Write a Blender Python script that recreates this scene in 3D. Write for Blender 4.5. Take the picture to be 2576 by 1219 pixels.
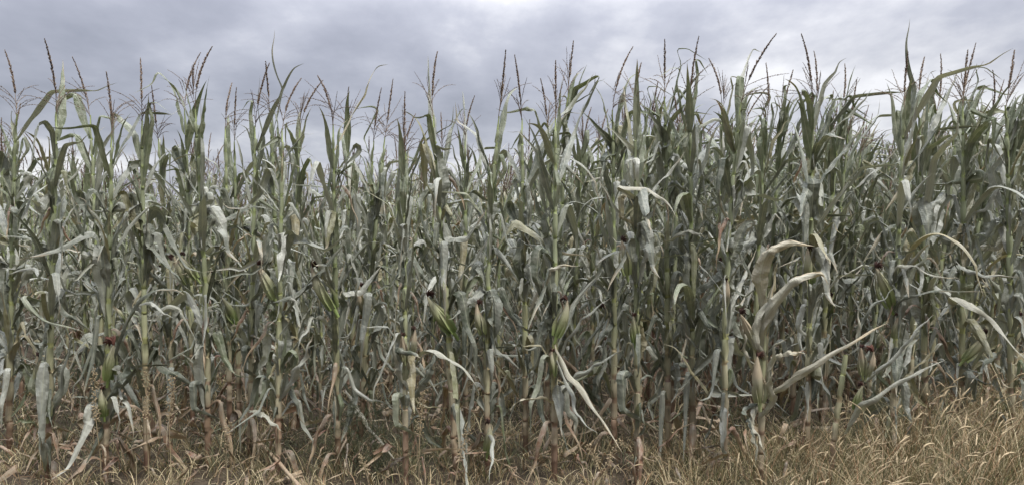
import bpy, math, random
import numpy as np
from mathutils import Vector, Matrix, Euler
PI = math.pi
R = math.radians
scene = bpy.context.scene
for o in list(bpy.data.objects):
    bpy.data.objects.remove(o)

# ------------------------------------------------------------------ camera
CAM_H = 1.6
F_PX = 1860.0            # focal length in the units of a 2576 px wide picture
cd = bpy.data.cameras.new('camera')
cam = bpy.data.objects.new('camera', cd)
scene.collection.objects.link(cam)
cd.sensor_width = 36.0
cd.lens = 36.0 * F_PX / 2576.0
cd.clip_start = 0.05
cd.clip_end = 5000
PITCH = math.atan(89.5 / F_PX)
cam.location = (0, 0, CAM_H)
cam.rotation_euler = (PI / 2 - PITCH, 0, 0)
scene.camera = cam

# ------------------------------------------------------------------ exposure
scene.view_settings.view_transform = 'Standard'
scene.view_settings.look = 'None'
scene.view_settings.exposure = 1.12
scene.view_settings.gamma = 1.0
scene.view_settings.use_curve_mapping = False
scene.cycles.max_bounces = 6
scene.cycles.diffuse_bounces = 1
scene.cycles.transmission_bounces = 3
scene.cycles.transparent_max_bounces = 4

# ------------------------------------------------------------------ sun and sky
SUN_EL, SUN_AZ = R(60), R(140)       # azimuth measured from +Y towards +X
sd = bpy.data.lights.new('sun', 'SUN')
sd.energy = 1.5
sd.angle = R(10)
sd.color = (1.0, 0.965, 0.92)
sun = bpy.data.objects.new('sun', sd)
scene.collection.objects.link(sun)
sv = Vector((math.sin(SUN_AZ) * math.cos(SUN_EL), math.cos(SUN_AZ) * math.cos(SUN_EL), math.sin(SUN_EL)))
sun.rotation_euler = sv.to_track_quat('Z', 'Y').to_euler()

W = bpy.data.worlds.new("World")
scene.world = W
W.use_nodes = True
nt = W.node_tree
nt.nodes.clear()
def nd(tree, t, **kw):
    n = tree.nodes.new(t)
    for k, v in kw.items():
        setattr(n, k, v)
    return n
L = nt.links.new
out = nd(nt, 'ShaderNodeOutputWorld')
bg = nd(nt, 'ShaderNodeBackground')
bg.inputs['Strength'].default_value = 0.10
sky = nd(nt, 'ShaderNodeTexSky', sky_type='NISHITA', sun_disc=False)
sky.sun_elevation = SUN_EL
sky.sun_rotation = SUN_AZ
tc = nd(nt, 'ShaderNodeTexCoord')
sep = nd(nt, 'ShaderNodeSeparateXYZ')
L(tc.outputs['Generated'], sep.inputs[0])
def M(op, a, b=None, c=None, tree=nt, clamp=False):
    n = nd(tree, 'ShaderNodeMath', operation=op)
    n.use_clamp = clamp
    for i, v in enumerate((a, b, c)):
        if v is None: continue
        if isinstance(v, (int, float)): n.inputs[i].default_value = v
        else: tree.links.new(v, n.inputs[i])
    return n.outputs[0]
def ramp(tree, fac, stops, interp='LINEAR'):
    n = nd(tree, 'ShaderNodeValToRGB')
    n.color_ramp.interpolation = interp
    el = n.color_ramp.elements
    while len(el) < len(stops): el.new(0.5)
    for e, (p, c) in zip(el, stops):
        e.position = p
        e.color = (*c, 1) if len(c) == 3 else c
    tree.links.new(fac, n.inputs[0])
    return n.outputs[0]
def mix(tree, fac, a, b, bt='MIX'):
    n = nd(tree, 'ShaderNodeMix', data_type='RGBA', blend_type=bt)
    for i, v in ((0, fac), (6, a), (7, b)):
        if isinstance(v, (int, float)): n.inputs[i].default_value = v
        elif isinstance(v, tuple): n.inputs[i].default_value = (*v, 1)
        else: tree.links.new(v, n.inputs[i])
    return n.outputs[2]
# cloud layer: direction projected on a plane overhead, flattened towards the horizon
zz = M('ADD', M('MAXIMUM', sep.outputs[2], 0.0), 0.24)
cx = M('DIVIDE', sep.outputs[0], zz)
cy = M('DIVIDE', sep.outputs[1], zz)
comb = nd(nt, 'ShaderNodeCombineXYZ')
L(cx, comb.inputs[0]); L(cy, comb.inputs[1]); comb.inputs[2].default_value = 3.7
n1 = nd(nt, 'ShaderNodeTexNoise'); n1.inputs['Scale'].default_value = 0.95; n1.inputs['Detail'].default_value = 9; n1.inputs['Roughness'].default_value = 0.52; n1.inputs['Distortion'].default_value = 0.25
L(comb.outputs[0], n1.inputs['Vector'])
mp2 = nd(nt, 'ShaderNodeMapping'); mp2.inputs['Location'].default_value = (11.3, 4.1, 0); mp2.inputs['Scale'].default_value = (0.9, 0.6, 1)
L(comb.outputs[0], mp2.inputs[0])
n2 = nd(nt, 'ShaderNodeTexNoise'); n2.inputs['Scale'].default_value = 3.0; n2.inputs['Detail'].default_value = 8; n2.inputs['Roughness'].default_value = 0.55
L(mp2.outputs[0], n2.inputs['Vector'])
# the brightest part of the overcast lies to the right
dt = nd(nt, 'ShaderNodeVectorMath', operation='DOT_PRODUCT')
gv = Vector((math.sin(R(34)) * math.cos(R(19)), math.cos(R(34)) * math.cos(R(19)), math.sin(R(19))))
L(tc.outputs['Generated'], dt.inputs[0]); dt.inputs[1].default_value = gv
glow = M('POWER', M('MAXIMUM', dt.outputs['Value'], 0.0), 9.0)
cl = M('ADD', M('MULTIPLY', n1.outputs[0], 0.56), M('MULTIPLY', n2.outputs[0], 0.44))
cl = M('ADD', cl, M('MULTIPLY', glow, 0.075))
ccol = ramp(nt, cl, [(0.36, (1.62, 1.68, 2.00)), (0.44, (2.0, 2.06, 2.42)), (0.51, (2.5, 2.56, 2.92)), (0.57, (3.35, 3.38, 3.65)), (0.64, (4.6, 4.6, 4.75))])
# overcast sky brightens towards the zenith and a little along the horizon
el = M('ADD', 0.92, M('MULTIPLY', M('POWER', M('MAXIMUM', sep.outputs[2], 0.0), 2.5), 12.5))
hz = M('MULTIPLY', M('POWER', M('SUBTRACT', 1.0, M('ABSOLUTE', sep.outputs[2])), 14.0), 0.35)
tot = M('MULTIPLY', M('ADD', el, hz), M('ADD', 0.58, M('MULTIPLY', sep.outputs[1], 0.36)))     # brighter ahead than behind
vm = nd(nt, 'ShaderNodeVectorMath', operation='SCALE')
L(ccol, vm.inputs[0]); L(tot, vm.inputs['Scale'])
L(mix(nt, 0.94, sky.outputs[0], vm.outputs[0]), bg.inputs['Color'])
L(bg.outputs[0], out.inputs['Surface'])

# ------------------------------------------------------------------ pixel rays (2576 x 1219 picture)
_cr = Euler((PI / 2 - PITCH, 0, 0)).to_matrix()
def at(px, py, D):
    """point seen at that picture position, at distance D ahead (along Y)"""
    v = _cr @ Vector(((px - 1288) / F_PX, -(py - 609.5) / F_PX, -1))
    k = D / v.y
    return Vector((v.x * k, D, CAM_H + v.z * k))

# ------------------------------------------------------------------ materials
def new_mat(name):
    m = bpy.data.materials.new(name)
    m.use_nodes = True
    t = m.node_tree
    t.nodes.clear()
    return m, t
def rnd_fac(t):
    """a random 0..1 per object, shifted by the mesh attribute rnd where a mesh holds many pieces"""
    oi = nd(t, 'ShaderNodeObjectInfo')
    at_ = nd(t, 'ShaderNodeAttribute', attribute_name='rnd')
    s = M('ADD', oi.outputs['Random'], at_.outputs['Fac'], tree=t)
    return M('FRACT', s, tree=t), oi
def finish_leafy(t, col, bump, rough=0.6, transl=0.25, spec=0.25, tcol=None):
    o = nd(t, 'ShaderNodeOutputMaterial')
    p = nd(t, 'ShaderNodeBsdfPrincipled')
    t.links.new(col, p.inputs['Base Color'])
    p.inputs['Roughness'].default_value = rough
    p.inputs['Specular IOR Level'].default_value = spec
    if bump is not None:
        b = nd(t, 'ShaderNodeBump'); b.inputs['Strength'].default_value = 0.6; b.inputs['Distance'].default_value = 0.012
        t.links.new(bump, b.inputs['Height']); t.links.new(b.outputs[0], p.inputs['Normal'])
    if transl > 0:
        tr = nd(t, 'ShaderNodeBsdfTranslucent')
        t.links.new(mix(t, 1.0, col, tcol or (1.0, 1.0, 0.6), 'MULTIPLY'), tr.inputs['Color'])
        ms = nd(t, 'ShaderNodeMixShader'); ms.inputs[0].default_value = transl
        t.links.new(p.outputs[0], ms.inputs[1]); t.links.new(tr.outputs[0], ms.inputs[2])
        t.links.new(ms.outputs[0], o.inputs['Surface'])
    else:
        t.links.new(p.outputs[0], o.inputs['Surface'])

def leaf_material(name, stops, tip, tip_at, transl=0.13):
    m, t = new_mat(name)
    r, oi = rnd_fac(t)
    uv = nd(t, 'ShaderNodeUVMap', uv_map='UVMap')
    s = nd(t, 'ShaderNodeSeparateXYZ'); t.links.new(uv.outputs[0], s.inputs[0])
    base = ramp(t, r, stops)
    tco = nd(t, 'ShaderNodeTexCoord')
    # dusty mottling
    nz = nd(t, 'ShaderNodeTexNoise'); nz.inputs['Scale'].default_value = 16; nz.inputs['Detail'].default_value = 6; nz.inputs['Roughness'].default_value = 0.65
    t.links.new(tco.outputs['Object'], nz.inputs['Vector'])
    col = mix(t, M('MULTIPLY', ramp_f(t, nz.outputs[0], 0.38, 0.68), 0.55, tree=t), base, (0.36, 0.355, 0.295))
    # veins run along the blade
    mp = nd(t, 'ShaderNodeMapping'); mp.inputs['Scale'].default_value = (26, 1.1, 1)
    t.links.new(uv.outputs[0], mp.inputs[0])
    vn = nd(t, 'ShaderNodeTexNoise'); vn.inputs['Scale'].default_value = 1.0; vn.inputs['Detail'].default_value = 3
    t.links.new(mp.outputs[0], vn.inputs['Vector'])
    col = mix(t, M('MULTIPLY', ramp_f(t, vn.outputs[0], 0.5, 0.62), 0.32, tree=t), col, mix(t, 1.0, col, (0.55, 0.58, 0.52), 'MULTIPLY'))
    # pale midrib
    du = M('ABSOLUTE', M('SUBTRACT', s.outputs[0], 0.5, tree=t), tree=t)
    rib = M('SUBTRACT', 1.0, M('DIVIDE', du, 0.055, tree=t, clamp=True), tree=t)
    col = mix(t, M('MULTIPLY', rib, 0.6, tree=t), col, (0.42, 0.43, 0.31))
    # tip and margin dry out
    n3 = nd(t, 'ShaderNodeTexNoise'); n3.inputs['Scale'].default_value = 9; n3.inputs['Detail'].default_value = 4
    t.links.new(tco.outputs['Object'], n3.inputs['Vector'])
    f = M('ADD', M('ADD', s.outputs[1], M('MULTIPLY', du, 0.5, tree=t), tree=t), M('MULTIPLY', M('SUBTRACT', n3.outputs[0], 0.5, tree=t), 0.9, tree=t), tree=t)
    f = M('ADD', f, M('MULTIPLY', M('SUBTRACT', M('FRACT', M('MULTIPLY', r, 7.3, tree=t), tree=t), 0.5, tree=t), 0.35, tree=t), tree=t)
    col = mix(t, M('MULTIPLY', ramp_f(t, f, tip_at, tip_at + 0.16), 0.85, tree=t), col, tip)
    hb = M('ADD', M('MULTIPLY', vn.outputs[0], 0.35, tree=t), M('MULTIPLY', nz.outputs[0], 0.9, tree=t), tree=t)
    finish_leafy(t, col, hb, rough=0.46, transl=transl, spec=0.5)
    return m
def ramp_f(t, fac, a, b):
    n = nd(t, 'ShaderNodeMapRange'); n.clamp = True
    n.inputs['From Min'].default_value = a; n.inputs['From Max'].default_value = b
    t.links.new(fac, n.inputs['Value'])
    return n.outputs[0]

M_LEAF = leaf_material('corn_leaf', [(0.0, (0.06, 0.075, 0.045)), (0.18, (0.115, 0.132, 0.098)), (0.42, (0.205, 0.220, 0.180)),
                       (0.66, (0.305, 0.318, 0.270)), (0.84, (0.42, 0.425, 0.36)), (0.90, (0.11, 0.14, 0.06)), (0.98, (0.31, 0.27, 0.15))], (0.34, 0.29, 0.20), 0.97)
M_TOP = leaf_material('top_leaf', [(0.0, (0.11, 0.14, 0.065)), (0.4, (0.15, 0.18, 0.095)), (0.8, (0.185, 0.21, 0.14)), (0.97, (0.21, 0.20, 0.09))], (0.34, 0.22, 0.10), 1.08)
M_PALE = leaf_material('bleached_leaf', [(0.0, (0.31, 0.31, 0.245)), (0.6, (0.40, 0.38, 0.29)), (1.0, (0.37, 0.33, 0.23))], (0.45, 0.37, 0.23), 0.95)
M_DRY = leaf_material('dead_leaf', [(0.0, (0.12, 0.075, 0.045)), (0.35, (0.25, 0.14, 0.08)), (0.6, (0.36, 0.26, 0.165)), (0.8, (0.24, 0.105, 0.06)), (0.93, (0.30, 0.22, 0.14)), (1.0, (0.50, 0.40, 0.27))], (0.40, 0.31, 0.20), 0.6, 0.15)

def stalk_material():
    m, t = new_mat('corn_stalk')
    r, oi = rnd_fac(t)
    uv = nd(t, 'ShaderNodeUVMap', uv_map='UVMap')
    s = nd(t, 'ShaderNodeSeparateXYZ'); t.links.new(uv.outputs[0], s.inputs[0])
    sh = nd(t, 'ShaderNodeAttribute', attribute_name='sheath')
    tco = nd(t, 'ShaderNodeTexCoord')
    mp = nd(t, 'ShaderNodeMapping'); mp.inputs['Scale'].default_value = (70, 70, 5)
    t.links.new(tco.outputs['Object'], mp.inputs[0])
    nz = nd(t, 'ShaderNodeTexNoise'); nz.inputs['Scale'].default_value = 1.0; nz.inputs['Detail'].default_value = 5
    t.links.new(mp.outputs[0], nz.inputs['Vector'])
    n2_ = nd(t, 'ShaderNodeTexNoise'); n2_.inputs['Scale'].default_value = 4.5; n2_.inputs['Detail'].default_value = 3
    t.links.new(tco.outputs['Object'], n2_.inputs['Vector'])
    h = M('ADD', s.outputs[1], M('MULTIPLY', M('SUBTRACT', n2_.outputs[0], 0.5, tree=t), 0.9, tree=t), tree=t)
    # straw and purple brown at the foot, yellow green higher up
    bare = ramp(t, h, [(0.0, (0.20, 0.12, 0.085)), (0.18, (0.34, 0.24, 0.16)), (0.33, (0.23, 0.13, 0.12)), (0.48, (0.50, 0.42, 0.25)), (0.72, (0.40, 0.42, 0.17)), (1.0, (0.30, 0.35, 0.15))])
    shc = ramp(t, h, [(0.0, (0.36, 0.27, 0.18)), (0.3, (0.44, 0.39, 0.27)), (0.6, (0.40, 0.40, 0.24)), (1.0, (0.30, 0.33, 0.20))])
    col = mix(t, sh.outputs['Fac'], bare, shc)
    col = mix(t, M('MULTIPLY', ramp_f(t, nz.outputs[0], 0.5, 0.7), 0.45, tree=t), col, mix(t, 1.0, col, (0.55, 0.48, 0.42), 'MULTIPLY'))
    col = mix(t, M('MULTIPLY', M('FRACT', M('MULTIPLY', r, 5.7, tree=t), tree=t), 0.75, tree=t), col, mix(t, 1.0, col, (0.52, 0.54, 0.50), 'MULTIPLY'))
    finish_leafy(t, col, nz.outputs[0], rough=0.5, transl=0.0, spec=0.3)
    return m
M_STALK = stalk_material()

def simple_mat(name, stops, nscale=30, rough=0.7, transl=0.0, dark=0.5, tcol=None):
    m, t = new_mat(name)
    r, oi = rnd_fac(t)
    base = ramp(t, r, stops)
    tco = nd(t, 'ShaderNodeTexCoord')
    nz = nd(t, 'ShaderNodeTexNoise'); nz.inputs['Scale'].default_value = nscale; nz.inputs['Detail'].default_value = 4
    t.links.new(tco.outputs['Object'], nz.inputs['Vector'])
    col = mix(t, M('MULTIPLY', nz.outputs[0], dark, tree=t), base, mix(t, 1.0, base, (0.4, 0.38, 0.36), 'MULTIPLY'))
    finish_leafy(t, col, None, rough=rough, transl=transl, spec=0.2, tcol=tcol)
    return m
M_TASSEL = simple_mat('tassel_spikelets', [(0.0, (0.09, 0.062, 0.048)), (0.4, (0.18, 0.13, 0.098)), (0.75, (0.29, 0.225, 0.17)), (1.0, (0.34, 0.26, 0.18))], 60, 0.8, 0.1)
M_TASSEL_PALE = simple_mat('pale_tassel_spikelets', [(0.0, (0.34, 0.27, 0.19)), (1.0, (0.42, 0.34, 0.24))], 60, 0.8, 0.15)
M_SILK = simple_mat('corn_silk', [(0.0, (0.04, 0.022, 0.018)), (0.8, (0.07, 0.036, 0.028)), (1.0, (0.12, 0.06, 0.04))], 80, 0.8)
M_SILK_RED = simple_mat('red_corn_silk', [(0.0, (0.085, 0.034, 0.026)), (1.0, (0.13, 0.06, 0.042))], 80, 0.8)
M_GRASS = simple_mat('dry_grass_blades', [(0.0, (0.08, 0.085, 0.04)), (0.25, (0.17, 0.15, 0.085)), (0.5, (0.46, 0.39, 0.23)), (0.75, (0.68, 0.58, 0.37)), (0.93, (0.36, 0.21, 0.12)), (1.0, (0.14, 0.16, 0.06))], 3, 0.75, 0.15, 0.3)
M_GREEN = simple_mat('green_weed', [(0.0, (0.085, 0.10, 0.055)), (0.6, (0.15, 0.165, 0.095)), (1.0, (0.24, 0.235, 0.15))], 6, 0.7, 0.2)
M_SEED = simple_mat('grass_seed_head', [(0.0, (0.30, 0.23, 0.14)), (0.5, (0.42, 0.34, 0.21)), (1.0, (0.54, 0.43, 0.27))], 60, 0.85, 0.15, 0.4)

def husk_material():
    m, t = new_mat('ear_husk')
    r, oi = rnd_fac(t)
    uv = nd(t, 'ShaderNodeUVMap', uv_map='UVMap')
    s = nd(t, 'ShaderNodeSeparateXYZ'); t.links.new(uv.outputs[0], s.inputs[0])
    mp = nd(t, 'ShaderNodeMapping'); mp.inputs['Scale'].default_value = (38, 1.6, 1)
    t.links.new(uv.outputs[0], mp.inputs[0])
    nz = nd(t, 'ShaderNodeTexNoise'); nz.inputs['Scale'].default_value = 1; nz.inputs['Detail'].default_value = 4
    t.links.new(mp.outputs[0], nz.inputs['Vector'])
    h = M('ADD', s.outputs[1], M('MULTIPLY', M('SUBTRACT', nz.outputs[0], 0.5, tree=t), 0.22, tree=t), tree=t)
    h = M('ADD', h, M('MULTIPLY', M('SUBTRACT', r, 0.15, tree=t), 0.6, tree=t), tree=t)
    col = ramp(t, h, [(0.0, (0.20, 0.27, 0.085)), (0.25, (0.29, 0.34, 0.14)), (0.55, (0.36, 0.37, 0.21)), (0.9, (0.40, 0.38, 0.26)), (1.0, (0.42, 0.35, 0.24))])
    finish_leafy(t, col, nz.outputs[0], rough=0.5, transl=0.0, spec=0.35)
    return m
M_HUSK = husk_material()

def soil_material():
    m, t = new_mat('field_soil')
    tco = nd(t, 'ShaderNodeTexCoord')
    a = nd(t, 'ShaderNodeTexNoise'); a.inputs['Scale'].default_value = 3.0; a.inputs['Detail'].default_value = 10; a.inputs['Roughness'].default_value = 0.7
    t.links.new(tco.outputs['Object'], a.inputs['Vector'])
    b = nd(t, 'ShaderNodeTexNoise'); b.inputs['Scale'].default_value = 45; b.inputs['Detail'].default_value = 6
    t.links.new(tco.outputs['Object'], b.inputs['Vector'])
    col = ramp(t, M('ADD', M('MULTIPLY', a.outputs[0], 0.5, tree=t), M('MULTIPLY', b.outputs[0], 0.5, tree=t), tree=t),
               [(0.35, (0.03, 0.024, 0.017)), (0.5, (0.055, 0.043, 0.03)), (0.62, (0.10, 0.078, 0.055))])
    finish_leafy(t, col, b.outputs[0], rough=0.95, transl=0, spec=0.1)
    return m
M_SOIL = soil_material()

# ------------------------------------------------------------------ mesh buffers
class Buf:
    def __init__(self):
        self.v = []; self.uv = []; self.r = []; self.s = []; self.q = []; self.t = []; self.n = 0
    def add(self, v, quads=None, tris=None, uv=None, rnd=0.0, sheath=None):
        v = np.asarray(v, dtype=np.float32).reshape(-1, 3); k = len(v)
        self.v.append(v)
        self.uv.append(np.zeros((k, 2), np.float32) if uv is None else np.asarray(uv, np.float32))
        self.r.append(np.broadcast_to(np.asarray(rnd, np.float32), (k,)))
        self.s.append(np.zeros(k, np.float32) if sheath is None else np.asarray(sheath, np.float32))
        if quads is not None and len(quads): self.q.append(np.asarray(quads, np.int32).reshape(-1, 4) + self.n)
        if tris is not None and len(tris): self.t.append(np.asarray(tris, np.int32).reshape(-1, 3) + self.n)
        self.n += k
    def pack(self):
        q = np.concatenate(self.q) if self.q else np.zeros((0, 4), np.int32)
        t = np.concatenate(self.t) if self.t else np.zeros((0, 3), np.int32)
        return (np.concatenate(self.v), q, t, np.concatenate(self.uv), np.concatenate(self.r), np.concatenate(self.s))
    def mesh(self, name, mat, smooth=True):
        return to_mesh(name, self.pack(), mat, smooth)
def to_mesh(name, pk, mat, smooth=True):
    v, q, t, uv, r, s = pk
    me = bpy.data.meshes.new(name)
    me.vertices.add(len(v)); me.vertices.foreach_set('co', v.ravel())
    lv = np.concatenate([q.ravel(), t.ravel()])
    me.loops.add(len(lv)); me.loops.foreach_set('vertex_index', lv)
    me.polygons.add(len(q) + len(t))
    me.polygons.foreach_set('loop_start', np.concatenate([np.arange(len(q)) * 4, len(q) * 4 + np.arange(len(t)) * 3]).astype(np.int32))
    me.polygons.foreach_set('loop_total', np.concatenate([np.full(len(q), 4), np.full(len(t), 3)]).astype(np.int32))
    me.polygons.foreach_set('use_smooth', np.full(len(q) + len(t), smooth))
    me.update(calc_edges=True)
    ul = me.uv_layers.new(name='UVMap'); ul.data.foreach_set('uv', uv[lv].ravel())
    a = me.attributes.new('rnd', 'FLOAT', 'POINT'); a.data.foreach_set('value', r.astype(np.float32))
    if s.any():
        a = me.attributes.new('sheath', 'FLOAT', 'POINT'); a.data.foreach_set('value', s.astype(np.float32))
    me.materials.append(mat)
    return me
def grid_quads(nu, nv, wrap=False):
    """nu points across, nv along"""
    q = []
    for j in range(nv - 1):
        for i in range(nu if wrap else nu - 1):
            a = j * nu + i; b = j * nu + (i + 1) % nu
            q.append((a, b, b + nu, a + nu))
    return q
def link(name, me, parent=None):
    o = bpy.data.objects.new(name, me); scene.collection.objects.link(o)
    if parent is not None: o.parent = parent
    return o
def empty(name, loc=(0, 0, 0), label=None, cat=None, group=None):
    o = bpy.data.objects.new(name, None); scene.collection.objects.link(o)
    o.location = loc; o.empty_display_size = 0.1
    tag(o, label, cat, group)
    return o
def tag(o, label=None, cat=None, group=None, kind=None):
    if label: o['label'] = label
    if cat: o['category'] = cat
    if group: o['group'] = group
    if kind: o['kind'] = kind
    return o

# ------------------------------------------------------------------ leaf shapes
def width_profile(u, base=0.45):
    w = np.minimum(1.0, base + (1 - base) * np.clip(u / 0.33, 0, 1) ** 0.9)
    return w * np.clip((1 - u) / 0.72, 0, 1) ** 0.95
def frame_leaf(P, twist, width, alpha, ripple, rng, nu=7, base=0.45, torn=0.0, side0=None):
    """blade along the points P; twist[k] turns the blade about its midrib; alpha[k] rolls it into a gutter"""
    P = np.asarray(P, float); n = len(P)
    T = np.gradient(P, axis=0); T /= np.linalg.norm(T, axis=1)[:, None] + 1e-9
    S = np.zeros_like(P)
    s = np.array([0, 1.0, 0]) if side0 is None else np.asarray(side0, float)
    for k in range(n):
        s = s - T[k] * np.dot(s, T[k]); s /= np.linalg.norm(s) + 1e-9; S[k] = s
    N = np.cross(S, T)
    c, sn = np.cos(twist)[:, None], np.sin(twist)[:, None]
    S2 = S * c + N * sn; N2 = N * c - S * sn
    u = np.linspace(0, 1, n); w = width * 0.44 * width_profile(u, base)
    vv = np.linspace(-1, 1, nu)
    ph1, ph2 = rng.uniform(0, 6.28, 2); fr = rng.uniform(2.5, 4.6) * (n / 32) ** 0.5
    out_v = np.zeros((n, nu, 3)); uvs = np.zeros((n, nu, 2))
    for j, x in enumerate(vv):
        a = np.maximum(alpha, 0.05)
        lat = np.sin(a * x) / a; dep = (1 - np.cos(a * x)) / a + 0.22 * abs(x)
        ph = ph1 if x < 0 else ph2
        f2 = fr * (1.0 if x < 0 else 1.23)
        rip = ripple * abs(x) ** 1.6 * (np.sin(f2 * 6.28 * u + ph) + 0.45 * np.sin(f2 * 2.3 * 6.28 * u + 2 * ph)) + 0.05 * np.sin(f2 * 11 * u + 5 * x + ph2)
        ww = w * (1 - torn * abs(x) * (0.5 + 0.5 * np.sin(u * 40 + ph * 3)))
        out_v[:, j] = P + S2 * (ww * lat)[:, None] + N2 * (w * dep + rip * w)[:, None]
        uvs[:, j, 0] = 0.5 + 0.5 * x; uvs[:, j, 1] = u
    return out_v.reshape(-1, 3), grid_quads(nu, n), uvs.reshape(-1, 2)
def make_leaf(kind, rng, n=32, nu=7):
    """a blade growing from the origin towards +X"""
    u = np.linspace(0, 1, n)
    ss = lambda a, b: np.clip((u - a) / (b - a), 0, 1) ** 2 * (3 - 2 * np.clip((u - a) / (b - a), 0, 1))
    g = rng.uniform
    tw = np.zeros(n); al = np.full(n, 0.8)
    if kind == 'up':
        L_, w = g(0.28, 0.52), g(0.045, 0.078)
        th = R(g(6, 20)) + R(g(-6, 22)) * u + R(g(0, 60)) * ss(0.6, 1.0)
        tw = g(-1.6, 1.6) * u; al = np.full(n, g(0.7, 1.6))
    elif kind == 'upfold':
        L_, w = g(0.45, 0.7), g(0.04, 0.078)
        b = g(0.45, 0.7); th = R(g(5, 20)) + R(8) * u + R(g(95, 160)) * ss(b, b + g(0.03, 0.09))
        tw = g(-1.2, 1.2) * u; al = 0.7 + 0.8 * ss(b, b + 0.2)
    elif kind == 'fold':
        L_, w = g(0.62, 0.88), g(0.05, 0.097)
        b = g(0.18, 0.42); th = R(g(12, 30)) + R(g(0, 15)) * u + R(g(115, 145)) * ss(b, b + g(0.05, 0.15))
        tw = g(-0.5, 0.5) * u + g(-1.7, 1.7) * ss(b, 1.0) + rng.choice([-1, 1]) * g(0.3, 1.0) * ss(b - 0.08, b + 0.1); al = 0.5 + g(0.3, 1.5) * ss(b, b + 0.4)
    elif kind == 'hang':
        L_, w = g(0.55, 0.8), g(0.042, 0.095)
        b = g(0.06, 0.16); th = R(g(20, 40)) + R(g(120, 142)) * ss(b, b + g(0.08, 0.2))
        tw = g(-2.2, 2.2) * ss(0.1, 1.0) + rng.choice([-1, 1]) * g(0.4, 1.1) * ss(b - 0.05, b + 0.15); al = np.full(n, g(0.8, 2.0))
    elif kind == 'arch':
        L_, w = g(0.6, 0.9), g(0.042, 0.08)
        th = R(g(18, 35)) + R(g(90, 145)) * ss(0.1, g(0.75, 1.0))
        tw = g(-0.9, 0.9) * u; al = np.full(n, g(0.5, 1.2))
    elif kind == 'stiff':
        L_, w = g(0.5, 0.85), g(0.036, 0.062)
        th = R(g(10, 38)) + R(g(0, 55)) * ss(0.3, 1.0)
        tw = g(-2.5, 2.5) * u; al = np.full(n, g(0.8, 1.9))
    elif kind == 'broad':
        L_, w = g(0.36, 0.66), g(0.085, 0.125)
        b = g(0.08, 0.3); th = R(g(8, 35)) + R(g(125, 155)) * ss(b, b + g(0.02, 0.08))
        if g(0, 1) < 0.3: th = R(g(4, 22)) + R(g(-5, 20)) * u + R(g(60, 150)) * ss(0.7, 0.76)
        tw = g(-1.2, 1.2) * ss(0.1, 1.0) + g(-1.5, 1.5) * ss(b, b + 0.05); al = np.full(n, g(0.8, 1.8))
    else:   # dry
        L_, w = g(0.35, 0.65), g(0.045, 0.075)
        b = g(0.04, 0.1); th = R(g(30, 60)) + R(g(105, 135)) * ss(b, b + 0.18) + R(14) * np.sin(u * g(8, 16))
        tw = g(-5, 5) * ss(0.1, 1.0); al = np.full(n, g(1.5, 2.6))
    if kind not in ('up', 'dry'):
        for _ in range(3):                                   # wilted kinks
            c0 = g(0.25, 0.95); th = th + R(g(-50, 50)) * ss(c0, c0 + 0.035)
        c0 = g(0.2, 0.8); tw = tw + g(-1.8, 1.8) * ss(c0, c0 + 0.08)
    al = al * (0.42 if kind != 'dry' else 0.9) * (1 + 0.4 * np.sin(u * g(5, 12) + g(0, 6)))
    tw = tw + 0.10 * np.sin(u * g(8, 18) + g(0, 6))
    phi = g(-0.35, 0.35) * u + 0.07 * np.sin(u * g(4, 9) + g(0, 6))
    ds = L_ / (n - 1)
    d = np.stack([np.sin(th) * np.cos(phi), np.sin(th) * np.sin(phi), np.cos(th)], 1)
    P = np.vstack([[0, 0, 0], np.cumsum((d[:-1] + d[1:]) * 0.5 * ds, 0)])
    return frame_leaf(P, tw, w, al, g(0.10, 0.32) if kind == 'broad' else g(0.04, 0.22), rng, nu, base=0.22 if kind in ('dry', 'hang', 'broad') else 0.36)

rng = np.random.default_rng(41)
LEAF = {}
for kind, cnt, mat in (('up', 12, M_TOP), ('upfold', 10, M_TOP), ('fold', 18, M_LEAF), ('hang', 16, M_LEAF), ('arch', 10, M_LEAF), ('stiff', 10, M_LEAF), ('broad', 16, M_LEAF), ('dry', 9, M_DRY)):
    LEAF[kind] = []
    for i in range(cnt):
        b = Buf(); v, q, uv = make_leaf(kind, rng); b.add(v, q, uv=uv)
        pk = b.pack()
        low = Buf(); v2, q2, uv2 = make_leaf(kind, rng, n=10, nu=3); low.add(v2, q2, uv=uv2)
        LEAF[kind].append((to_mesh(kind + '_blade', pk, mat, False), low.pack()))

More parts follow.
